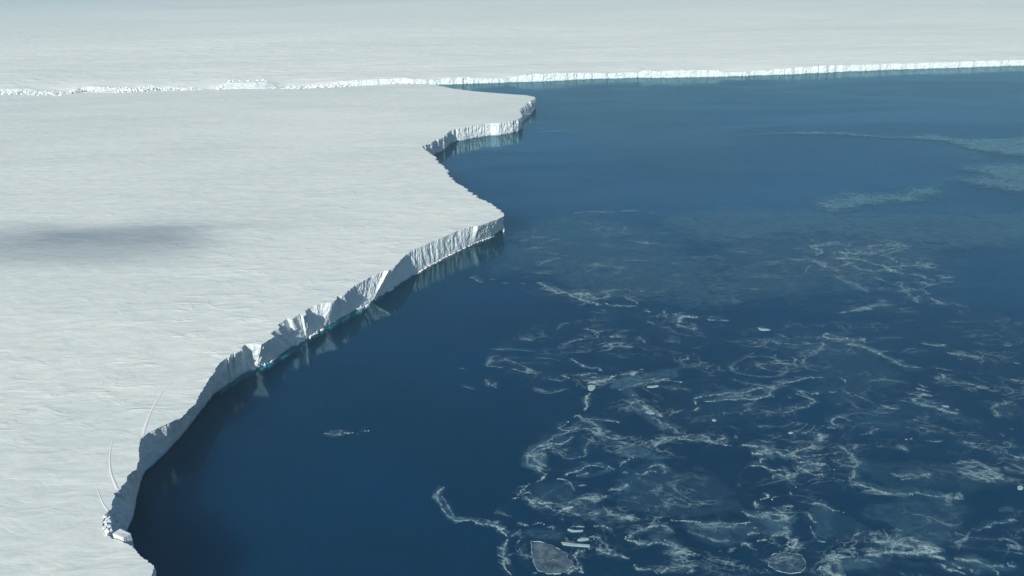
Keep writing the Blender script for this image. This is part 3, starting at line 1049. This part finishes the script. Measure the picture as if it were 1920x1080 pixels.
# films of grease ice and new ice: soft-edged sheets
FILMS = parse('''
A .30 6 1640,390 1720,340 1850,310 1920,300 1920,400 1800,440 1650,430
B .26 8 0,310 200,290 400,240 560,215 700,195 790,205 700,240 560,255 520,330 300,330 100,350 0,370
B .22 8 0,420 90,400 260,600 430,760 600,845 480,840 250,720 60,560
B .28 8 0,910 200,910 400,880 300,960 450,1060 250,1090 0,1060
C .13 8 560,90 700,150 860,220 1040,240 900,290 700,200
D .10 6 940,250 1100,240 1270,260 1320,340 1320,450 1200,480 1080,440 950,380
D .14 6 880,660 1200,660 1280,690 1200,770 960,750 880,700
D .22 5 960,0 1080,20 1100,110 1020,110 930,60
D .25 5 1330,180 1500,140 1690,120 1600,170 1400,220
D .13 7 1340,380 1480,400 1640,500 1700,560 1500,600 1300,520
E .16 8 560,600 760,600 1000,600 1200,600 1290,700 1080,840 900,800 640,700
E .20 8 1110,500 1330,510 1510,560 1600,560 1560,690 1360,760 1280,620
E .15 7 260,640 460,650 600,860 400,790 220,780
E .10 9 0,110 400,40 480,120 900,200 1100,400 1100,540 400,560 0,500
E .12 6 1700,450 1860,430 1920,500 1920,700 1860,770 1760,700
F .09 9 0,450 60,440 290,510 520,640 490,690 250,760 50,760
F .16 12 440,440 900,370 1400,400 1380,700 1000,840 700,660 420,560
F .30 4 740,345 930,340 870,378 780,372
F .30 4 1180,350 1340,350 1290,402 1200,385
F .25 5 1690,470 1780,440 1860,500 1700,510
F .22 8 130,960 400,900 700,880 650,1000 400,1080 180,1080
F .10 12 440,60 800,40 1200,60 1500,120 1850,230 1500,330 900,320 560,260
F .24 5 760,170 1000,160 1080,170 1000,190 820,205
F .15 8 1280,930 1740,980 1860,1000 1680,1080 1300,1050
G .22 60 0,520 300,500 470,540 800,680 1190,720 1500,750 1800,800 1900,620 1700,400 1300,200 900,60 400,120 150,300
H .20 60 -200,200 300,150 800,130 1300,240 1500,420 1200,560 800,640 300,700 -100,760 -400,780
H .10 40 -100,900 300,880 700,900 1000,1000 700,1080 200,1070
C .10 30 -100,60 300,20 700,160 950,260 900,420 600,600 200,620 -50,420
C .10 30 950,520 1400,640 1700,700 1500,800 1000,780 700,860 300,840 200,660
B .08 40 300,600 700,520 1500,500 1600,620 1300,700 800,840 500,860
K .80 32 500,570 680,560 900,563 1200,588 1380,570 1560,600 1920,590 2300,560 2300,720 1920,705 1800,690 1600,660 1450,615 1200,605 900,585
K .72 48 1500,770 1650,740 1920,730 2300,700 2300,900 1920,905 1750,890 1500,850 1480,900 1400,960 1250,970 1000,1000 850,1030 700,960 870,905 1100,910 1350,860 1550,820 1650,800
K .32 60 -100,1010 300,980 700,1000 1000,1010 1400,1000 1920,1000 2300,980 2300,1200 1500,1230 800,1150 300,1200 -200,1150
K .22 60 1450,640 1600,680 1800,700 1700,730 1500,720
K .14 60 -800,420 -300,380 100,420 400,760 0,800 -500,700
K .14 80 -900,300 -200,290 600,320 200,380 -500,400
''')
fv, ff, fe, fc = [], [], [], []
level = 0
for tile, cov, soft, pts in FILMS:
    w = [at(tile, *p) for p in pts]
    area = sum(a.x * b.y - b.x * a.y for a, b in zip(w, w[1:] + w[:1]))
    if area < 0: w.reverse()
    per = sum((b - a).length for a, b in zip(w, w[1:] + w[:1]))
    line = spline(w + [w[0]], max(2.0, per / 160))[:-1]
    n = len(line)
    nr = [Vector((-(line[(i + 1) % n] - line[i - 1]).y, (line[(i + 1) % n] - line[i - 1]).x)).normalized() for i in range(n)]
    z = 0.62 + 0.012 * (level % 40)
    level += 1
    # constrained triangulation with an inner grid, each point carries its distance from the rim
    outer = [p - q * soft * (0.25 + 0.5 * fbm(p.x / 20, p.y / 20, 2.2, 3)) for p, q in zip(line, nr)]
    xs = [p.x for p in outer]; ys = [p.y for p in outer]
    st = max(soft * 0.6, math.sqrt((max(xs) - min(xs)) * (max(ys) - min(ys))) / 28)
    g = []
    yy = min(ys)
    while yy < max(ys):
        xx = min(xs)
        while xx < max(xs):
            g.append(Vector((xx + rng.uniform(-.2, .2) * st, yy + rng.uniform(-.2, .2) * st)))
            xx += st
        yy += st
    g = inside(outer, g)
    vs, es, fs, *_ = delaunay_2d_cdt(outer + g, [(i, (i + 1) % n) for i in range(n)], [], 1, 1e-3)
    k0 = len(fv)
    for v in vs:
        d = min((v - p).length for p in outer)
        fv.append((v.x, v.y, z))
        fe.append(min(1.0, d / soft))
        fc.append(cov)
    ff.extend(tuple(i + k0 for i in f) for f in fs)
level = 0
for cov, hw, line in paths:              # faint halo of frazil around every vein
    if len(line) < 4: continue
    nr = normals(line)
    z = 0.64 + 0.012 * (level % 60)
    level += 1
    L = len(line)
    k0 = len(fv)
    side = rng.uniform(-1.2, 1.2)
    for i, (p, n) in enumerate(zip(line, nr)):
        taper = min(1.0, i / 5.0, (L - 1 - i) / 5.0)
        for c in (-1.0, -0.4, 0.4, 1.0):
            q = p + n * hw * (side + c * (4.2 + 2.0 * nz(p.x / 20, p.y / 20, 3.0)))
            fv.append((q.x, q.y, z))
            fe.append((1.0 - abs(c)) * 1.4 * taper)
            fc.append(min(0.4, cov * 0.28))
    for i in range(L - 1):
        for j in range(3):
            a = k0 + i * 4 + j
            ff.append((a, a + 1, a + 5, a + 4))
o = attr_mesh('grease_ice', fv, ff, fe, fc, M_FILM)
tag(o, 'dull grey-blue films of new ice dimming patches of the sea', kind='stuff')

WEBS = parse('''
P .62 30 880,520 1020,520 1150,560 1320,585 1480,600 1700,600 1960,600 2100,900 1980,1200 960,1200 970,1080 985,960 1000,880 1010,800 1060,730 960,720 900,660 1000,610 1100,590
P .38 40 950,420 1100,400 1250,430 1480,440 1650,440 1800,500 1850,600 1600,600 1300,570 1100,560 1000,500
P .75 20 1460,470 1560,445 1700,455 1790,520 1800,580 1680,560 1560,500
''')
wv, wf, we, wc = [], [], [], []
level = 0
for tile, cov, soft, pts in WEBS:
    w = [at(tile, *p) for p in pts]
    line = spline(w + [w[0]], 6.0)[:-1]
    n = len(line)
    xs = [p.x for p in line]; ys = [p.y for p in line]
    st = max(8.0, math.sqrt((max(xs) - min(xs)) * (max(ys) - min(ys))) / 45)
    g = []
    yy = min(ys)
    while yy < max(ys):
        xx = min(xs)
        while xx < max(xs):
            g.append(Vector((xx + rng.uniform(-.2, .2) * st, yy + rng.uniform(-.2, .2) * st)))
            xx += st
        yy += st
    g = inside(line, g)
    vs, es, fs, *_ = delaunay_2d_cdt(line + g, [(i, (i + 1) % n) for i in range(n)], [], 1, 1e-3)
    k0 = len(wv)
    z = 1.45 + 0.012 * level
    level += 1
    for v in vs:
        d = min((v - p).length for p in line)
        wv.append((v.x, v.y, z))
        we.append(min(1.0, d / soft) * max(0.0, min(1.0, 0.6 + 1.1 * fbm(v.x / 70, v.y / 70, 3.0 + level, 3))))
        wc.append(cov)
    wf.extend(tuple(i + k0 for i in f) for f in fs)
for cov, hw, line in paths:
    if len(line) < 4: continue
    nr = normals(line)
    L = len(line)
    k0 = len(wv)
    z = 1.55 + 0.012 * (level % 60)
    level += 1
    for i, (p, n) in enumerate(zip(line, nr)):
        taper = min(1.0, i / 4.0, (L - 1 - i) / 4.0)
        for c in (-1.0, -0.35, 0.35, 1.0):
            q = p + n * hw * c * 5.5
            wv.append((q.x, q.y, z))
            we.append((1.0 - abs(c)) * 1.5 * taper)
            wc.append(min(1.3, cov * 1.4))
    for i in range(L - 1):
        for j in range(3):
            a = k0 + i * 4 + j
            wf.append((a, a + 1, a + 5, a + 4))
o = attr_mesh('frazil_ice', wv, wf, we, wc, M_WEB)
tag(o, 'fine marbled web of frazil ice filaments across the sea', kind='stuff')

# crumbs of brash ice strewn along the brighter veins
rv, rf = [], []
for cov, hw, line in paths:
    if cov < 0.55: continue
    for p in line:
        if rg.random() < 0.33 * cov:
            d = p.y / 700.0
            q = p + Vector((rg.gauss(0, hw * 0.8), rg.gauss(0, hw * 0.8)))
            if nz(q.x / 12, q.y / 12, 5.0) < -0.05: continue
            add_chunk(q.x, q.y, 0.15, rg.uniform(0.3, 0.85) * d, 0.25)
o = mesh_obj('brash_ice', rv, rf, M_SLAB)
tag(o, 'scattered crumbs of pale brash ice along the slush veins', kind='stuff')

# ------------------------------------------------------------------ ice floes
def floe(name, tile, pts, thick, mat, label, cat, group=None, rim=0.0, bumps=0, jag=0.25):
    w = [at(tile, *p) for p in pts]
    c = sum(w, Vector((0, 0))) / len(w)
    area = sum(a.x * b.y - b.x * a.y for a, b in zip(w, w[1:] + w[:1]))
    if area < 0: w.reverse()
    per = sum((b - a).length for a, b in zip(w, w[1:] + w[:1]))
    line = [p for a, b in zip(w, w[1:] + w[:1]) for p in resample([a, b], max(0.5, per / 90))[:-1]]
    line = [p + Vector((nz(p.x * .7, p.y * .7, 1), nz(p.x * .7, p.y * .7, 2))) * jag * max(0.6, per / 60) for p in line]
    n = len(line)
    V, F = [], []
    for s, zz in ((1.0, -thick * 2), (1.0, thick * 0.7), (0.96, thick), (0.55, thick * 1.0), (0.2, thick * 1.05)):
        for p in line:
            q = (p - c) * s
            V.append((q.x, q.y, zz + (0.15 * thick * nz(p.x * .4 * s, p.y * .4 * s, 7) if s < 0.9 else 0)))
    for r in range(4):
        for i in range(n):
            j = (i + 1) % n
            F.append((r * n + i, r * n + j, (r + 1) * n + j, (r + 1) * n + i))
    F.append(tuple(4 * n + i for i in range(n)))
    root = empty(name, (c.x, c.y, 0))
    tag(root, label, cat, group)
    mesh_obj('floe_plate', V, F, mat, root)
    if rim:
        V, F = [], []
        for i, p in enumerate(line):
            q = p - c
            u = q.normalized()
            k = rim * max(0.02, 0.45 + 1.7 * nz(p.x * .22, p.y * .22, 4) + 0.5 * nz(p.x * 1.1, p.y * 1.1, 9))
            hgt = 0.3 * k + thick * min(1.0, k * 2)
            for off, zz in ((0.25 * k, -0.1), (0.1 * k, hgt * 0.8), (-0.45 * k, hgt), (-0.95 * k, thick * 0.8)):
                V.append((q.x + u.x * off, q.y + u.y * off, zz))
        for i in range(n):
            j = (i + 1) % n
            for r in range(3):
                F.append((i * 4 + r, j * 4 + r, j * 4 + r + 1, i * 4 + r + 1))
        mesh_obj('slush_rim', V, F, M_RIM, root)
    if bumps:
        V, F = [], []
        R_ = math.sqrt(abs(area) / 2 / math.pi)
        for _ in range(bumps // 2):
            a = rg.uniform(0, 6.28); d = R_ * rg.uniform(0, 0.75)
            k = len(V)
            ox, oy = math.cos(a) * d + R_ * 0.15, math.sin(a) * d - R_ * 0.15
            for v in chunk(rg, rg.uniform(.1, .3), 0.4):
                V.append((ox + v.x, oy + v.y, thick * 1.05 + v.z))
            F.extend(tuple(i + k for i in f) for f in CF)
        b = mesh_obj('surface_rubble', V, F, M_SLAB, root)
        b['kind'] = 'stuff'
    return root

floe('ice_floe', 'D', [(945, 765), (1010, 770), (1130, 805), (1200, 845), (1275, 880), (1265, 915), (1310, 950), (1330, 985), (1270, 1030), (1180, 1065),
     (1090, 1060), (1000, 1030), (960, 960), (945, 880), (940, 800)], 0.35, M_FLOE,
     'large grey rubbly ice floe with pale rim near the bottom edge', 'ice floe', None, 0.55, 60, 0.7)
floe('ice_floe', 'E', [(1340, 945), (1390, 880), (1480, 870), (1600, 880), (1650, 895), (1680, 950), (1690, 1000), (1640, 1050), (1540, 1060), (1430, 1035),
     (1350, 990)], 0.25, floe_material('thin_grey_ice', (0.10, 0.17, 0.20), 0.36),
     'round dark pancake floe ringed by slush at the bottom edge', 'ice floe', None, 0.6, 14, 0.5)
SLABS = [
 ('D', [(1270, 655), (1330, 672), (1410, 668), (1405, 680), (1310, 685), (1268, 668)], 'pale flat ice slab lying among slush above the large grey floe'),
 ('D', [(1210, 775), (1330, 790), (1468, 800), (1470, 822), (1330, 812), (1225, 800)], 'longest pale bar-shaped ice slab just above the large grey floe'),
 ('D', [(1360, 750), (1400, 738), (1455, 740), (1460, 756), (1390, 766), (1355, 762)], 'short pale ice slab between the two longer ones by the grey floe'),
 ('D', [(1220, 472), (1310, 452), (1322, 462), (1300, 470), (1230, 486)], 'thin tilted ice sliver alone on the edge of the dark oval pool'),
 ('A', [(1450, 400), (1480, 393), (1512, 398), (1518, 420), (1500, 440), (1470, 445), (1450, 430)], 'small rounded pale floe under the crossing of the bright veins'),
 ('B', [(255, 405), (300, 402), (355, 396), (358, 408), (310, 416), (260, 416)], 'narrow bright ice slab on the grey film right of the vein crossing'),
 ('B', [(238, 630), (280, 625), (322, 640), (325, 655), (280, 655), (245, 645)], 'bright ice slab at the head of the diagonal slush trail'),
 ('B', [(838, 706), (858, 702), (880, 712), (870, 720), (845, 716)], 'lone small bright floe in the open dark water mid right'),
 ('B', [(1525, 822), (1550, 816), (1572, 824), (1555, 832), (1530, 830)], 'small greenish floe above the long bright slush vein'),
 ('B', [(110, 285), (140, 278), (158, 290), (140, 305), (108, 302)], 'pale floe at the tip of the grey film streak'),
 ('H', [(80, 872), (130, 874), (165, 882), (120, 886), (90, 882)], 'bright flat floe on the boundary between teal film and darker sea'),
 ('C', [(1182, 576), (1236, 582), (1244, 592), (1196, 590)], 'bright floe in the curling slush band on the right side'),
 ('F', [(1860, 275), (1890, 268), (1915, 285), (1905, 302), (1865, 302)], 'pale floe touching the right edge of the picture'),
]
for t, p, lab in SLABS:
    floe('ice_slab', t, p, 0.4, M_SLAB, lab, 'ice slab', 'pale ice slabs adrift', 0, 0, 0.15)

# ------------------------------------------------------------------ blocks at the foot of the cliff
def block_thing(name, parts, loc, label, cat, group=None, part='ice_chunk'):
    root = empty(name, loc)
    tag(root, label, cat, group)
    for (dx, dy, dz, size, flat) in parts:
        mesh_obj(part, chunk(rg, size, flat), CF, M_BLOCK, root).location = (dx, dy, dz)
    return root

def slab_block(name, px, length, width, height, ang, label, cat='ice block', group='ice blocks afloat at the cliff foot'):
    """one angular floating block, lying at an angle along the waterline"""
    p = un(px[0], px[1], height * 0.4)
    V = []
    for v in CUBE:
        k = 1.0 if v[2] < 0 else rg.uniform(.7, .95)
        V.append(Vector((v[0] * length / 2 * k * rg.uniform(.88, 1.05), v[1] * width / 2 * k * rg.uniform(.8, 1.05), v[2] * height * (1.0 if v[2] < 0 else rg.uniform(.75, 1.1)))))
    o = mesh_obj(name, V, CF, M_BLOCK)
    o.location = (p.x, p.y, 0.15 * height)
    o.rotation_euler = (rg.uniform(-.06, .06), rg.uniform(-.06, .06), ang)
    return tag(o, label, cat, group)

A60 = R(58)
slab_block('ice_block', (732, 543), 15, 3.6, 2.2, A60, 'longest white ice block lying along the mid cliff waterline')
slab_block('ice_block', (717, 551), 7, 3.2, 2.0, A60, 'short white ice block just left of the longest one')
slab_block('ice_block', (703.5, 561), 3.6, 3.0, 2.0, A60, 'small white ice lump afloat by itself under the mid cliff')
slab_block('ice_block', (688, 573), 6.0, 3.6, 2.2, A60, 'white ice block right of a pair under the sunlit buttress')
slab_block('ice_block', (675, 578), 7.5, 4.0, 2.6, A60, 'white ice block left of a pair under the sunlit buttress')
slab_block('ice_block', (627, 603), 3.5, 3.2, 2.2, A60, 'lone white ice lump below the shadowed wall beside the wedge')
slab_block('ice_block', (829, 278), 9, 7, 5.0, R(20), 'white ice lump in the far shadowed corner of the bay')
slab_block('ice_block', (834.5, 275.5), 5, 5, 3.0, R(50), 'smaller ice lump beside the one in the far bay corner')

def heap(px0, px1, count, smax, zmax, label):
    a, b = un(*px0, 0.5), un(*px1, 0.5)
    d = (b - a)
    nrm_ = Vector((d.y, -d.x)).normalized()
    c = (a + b) / 2
    parts = []
    for i in range(count):
        t = rg.random()
        q = a.lerp(b, t) - c + nrm_ * (2.8 - abs(rg.gauss(0, smax * 1.0)))
        k = math.sin(math.pi * min(1, max(0, t)) ** 0.7)
        parts.append((q.x, q.y, rg.uniform(0, zmax) * k * 0.8 + 0.3, rg.uniform(.3, 1) * smax, 0.7))
    return block_thing('ice_rubble_heap', parts, (c.x, c.y, 0), label, 'ice rubble', 'rubble heaps at the cliff foot')
heap((468, 694), (500, 680), 46, 2.6, 6.5, 'big white rubble heap at the foot of the shadowed lower cliff')
heap((500, 681), (521, 667), 26, 1.4, 2.0, 'low rubble tail trailing right of the big white heap')
heap((553, 647), (568, 638), 34, 2.0, 5.5, 'rubble cone below the narrow lit gully of the cliff')
heap((578, 633), (607, 616), 40, 1.9, 4.5, 'rubble fringe at the foot of the broad lit wedge')
heap((664, 582), (680, 575), 26, 2.2, 6.5, 'rubble heap behind the pair of white blocks')
heap((776, 515), (822, 488), 46, 1.8, 2.4, 'rubble fringe at the foot of the fluted sunlit wall')
heap((822, 488), (880, 459), 50, 1.7, 2.0, 'thin rubble line continuing right under the fluted wall')
heap((880, 459), (926, 442), 40, 1.7, 1.8, 'thin white rubble line below the headland tip')
heap((858, 261), (918, 253), 46, 3.0, 3.0, 'snowy rubble ledge under the bright wall of the far bay')
heap((918, 253), (968, 244), 40, 2.8, 2.6, 'rubble ledge at the right end of the far bay wall')

# the square block wedged in the notch at the lower left, with collapsed ice beside it
zt = 38.0
tops = [un(211, 1000, zt), un(231, 1008.5, zt), un(245, 1000, zt), un(225, 992, zt)]
cb = sum(tops, Vector((0, 0))) / 4
V = []
for zz, s in ((-2.0, 1.12), (zt - 0.5, 1.0), (zt, 0.965)):
    for p in tops:
        q = (p - cb) * s
        V.append((q.x, q.y, zz + (0.5 if zz > 5 and p is tops[3] else 0)))
F = [(0, 1, 5, 4), (1, 2, 6, 5), (2, 3, 7, 6), (3, 0, 4, 7), (4, 5, 9, 8), (5, 6, 10, 9), (6, 7, 11, 10), (7, 4, 8, 11), (8, 9, 10, 11), (3, 2, 1, 0)]
o = mesh_obj('calved_block', V, F, M_ICE)
o.location = (cb.x, cb.y, 0)
tag(o, 'square calved ice block with a sunlit front wedged in the lower left notch', 'ice block')

parts = []
for px, py, zz, s in [(197, 968, 36, 1.5), (200, 973, 36, 1.7), (203, 980, 36, 1.9), (199, 984, 36.5, 1.7), (205, 988, 35.5, 2.0), (207, 994, 35, 1.7),
                      (202, 994, 36, 1.9), (197, 978, 36, 1.5), (208, 999, 34, 1.5), (200, 1001, 36, 1.4), (204, 984, 34, 2.4), (206, 1001, 33, 2.2),
                      (196, 990, 36, 1.4), (201, 966, 35, 1.5), (204, 972, 33, 2.2)]:
    q = un(px, py, zz)
    parts.append((q.x, q.y, zz, s, 0.9))
cx, cy = sum(p[0] for p in parts) / len(parts), sum(p[1] for p in parts) / len(parts)
block_thing('collapsed_ice', [(a - cx, b - cy, c, d, e) for a, b, c, d, e in parts], (cx, cy, 0),
            'slumped pile of broken ice on the notch wall left of the square block', 'ice rubble')

# ------------------------------------------------------------------ cracks running back from the cliff edge
def crack(px, w0, w1, hgt, label, far=False):
    pts = [un(*p, FAR_H) if far else near_top(*p) for p in px]
    zf = far_z if far else top_z
    line = spline(pts, 4.0 if not far else 25.0)
    nr = normals(line)
    c = line[0]
    V, F = [], []
    L = len(line)
    for i, (p, n) in enumerate(zip(line, nr)):
        t = i / (L - 1)
        w = (w0 + (w1 - w0) * t) * (0.85 + 0.3 * nz(p.x / 6, p.y / 6, 1))
        for off, zz in ((-1.0, -0.05), (-0.5, hgt * 0.55), (0.0, hgt * 0.8), (0.5, hgt * 0.6), (1.0, -0.05)):
            q = p + n * off * w
            V.append((q.x - c.x, q.y - c.y, zf(q.x, q.y) + zz * 0.6 * (0.35 + 0.65 * (1 - t)) + 0.05))
    for i in range(L - 1):
        for j in range(4):
            a = i * 5 + j
            F.append((a, a + 1, a + 6, a + 5))
    o = mesh_obj('crevasse', V, F, M_BLOCK, None, True)
    o.location = (c.x, c.y, 0)
    return tag(o, label, 'crevasse', 'cracks running back from the cliff edge')
crack([(268, 817), (276, 790), (290, 758), (310, 728), (340, 702), (370, 683), (392, 670)], 2.0, 0.35, 0.75, 'longest curved crack arcing back from the cliff corner to the slope')
crack([(221, 918), (213, 900), (207, 880), (206, 855), (209, 835), (213, 820)], 1.8, 0.3, 0.7, 'middle crack curving upward from the second cliff corner')
crack([(203, 958), (193, 944), (185, 925), (180, 908)], 1.0, 0.25, 0.5, 'shortest crack just above the slumped ice in the notch')
crack([(632, 553), (636, 543), (648, 531), (668, 521)], 1.3, 0.4, 0.5, 'faint crack hugging the edge above the stepped mid cliff')
crack([(512, 622), (502, 622), (490, 629), (477, 640)], 1.2, 0.5, 0.5, 'faint arc of crack above the broken wedge')
crack([(1206, 134), (1196, 127), (1172, 118), (1140, 112), (1105, 106)], 9, 4, 3.0, 'pale crack leading inland from the notch in the distant cliff', True)
crack([(760, 146), (600, 147), (480, 143), (340, 147), (260, 150)], 7, 4, 2.5, 'pale line of a rift scar along the distant plain edge', True)

# ------------------------------------------------------------------ a thin cloud above, behind the camera: its shade falls on the snow at the left
def cloud():
    alt = 1350.0
    m = bpy.data.materials.new('thin_cloud')
    m.use_nodes = True
    t = m.node_tree
    t.nodes.clear()
    out = t.nodes.new('ShaderNodeOutputMaterial')
    pv = t.nodes.new('ShaderNodeVolumePrincipled')
    pv.inputs['Color'].default_value = (1, 1, 1, 1)
    pv.inputs['Density'].default_value = 0.0085
    pv.inputs['Anisotropy'].default_value = 0.4
    t.links.new(pv.outputs[0], out.inputs['Volume'])
    k = (alt - ICE_H) / to_sun.z
    c = Vector((-670, 1350, ICE_H)) + to_sun * k
    root = empty('cloud', c)
    tag(root, 'thin ragged cloud high behind the viewer shading the left snow', 'cloud')
    puffs = [(-40, -70, 300, 120, 7), (0, 0, 150, 60, 13), (130, 45, 130, 22, 9), (-150, -15, 150, 70, 12), (-60, -95, 170, 38, 7), (60, -50, 110, 30, 6),
             (-220, 60, 120, 30, 7), (240, 25, 90, 14, 5), (-190, -130, 110, 22, 6), (190, -70, 90, 14, 5), (30, 95, 90, 18, 6)]
    for i, (dx, dy, rx, ry, rz) in enumerate(puffs):
        V, F = [], []
        nu, nv = 28, 12
        for b in range(nv + 1):
            ph = math.pi * b / nv
            for a in range(nu):
                th = 2 * math.pi * a / nu
                d = Vector((math.sin(ph) * math.cos(th), math.sin(ph) * math.sin(th), math.cos(ph)))
                r = 1.0 + 0.45 * fbm(d.x * 1.6 + i * 7, d.y * 1.6, d.z * 1.6, 3)
                V.append((dx + d.x * rx * r, dy + d.y * ry * r, d.z * rz * r))
        for b in range(nv):
            for a in range(nu):
                p, q = b * nu + a, b * nu + (a + 1) % nu
                F.append((p, p + nu, q + nu, q))
        mesh_obj('cloud_puff', V, F, m, root)
cloud()

# ------------------------------------------------------------------ haze
def haze():
    x0, x1, y0, y1, z0, z1 = -95000, 95000, -95000, 95000, -16, 480
    v = [(x0, y0, z0), (x1, y0, z0), (x1, y1, z0), (x0, y1, z0), (x0, y0, z1), (x1, y0, z1), (x1, y1, z1), (x0, y1, z1)]
    m = bpy.data.materials.new('thin_haze')
    m.use_nodes = True
    t = m.node_tree
    t.nodes.clear()
    out = t.nodes.new('ShaderNodeOutputMaterial')
    pv = t.nodes.new('ShaderNodeVolumePrincipled')
    pv.inputs['Color'].default_value = (*HAZE_COLOR, 1)
    pv.inputs['Density'].default_value = HAZE_DENSITY
    pv.inputs['Anisotropy'].default_value = 0.0
    t.links.new(pv.outputs[0], out.inputs['Volume'])
    o = mesh_obj('haze', v, CF, m)
    tag(o, kind='stuff')
haze()
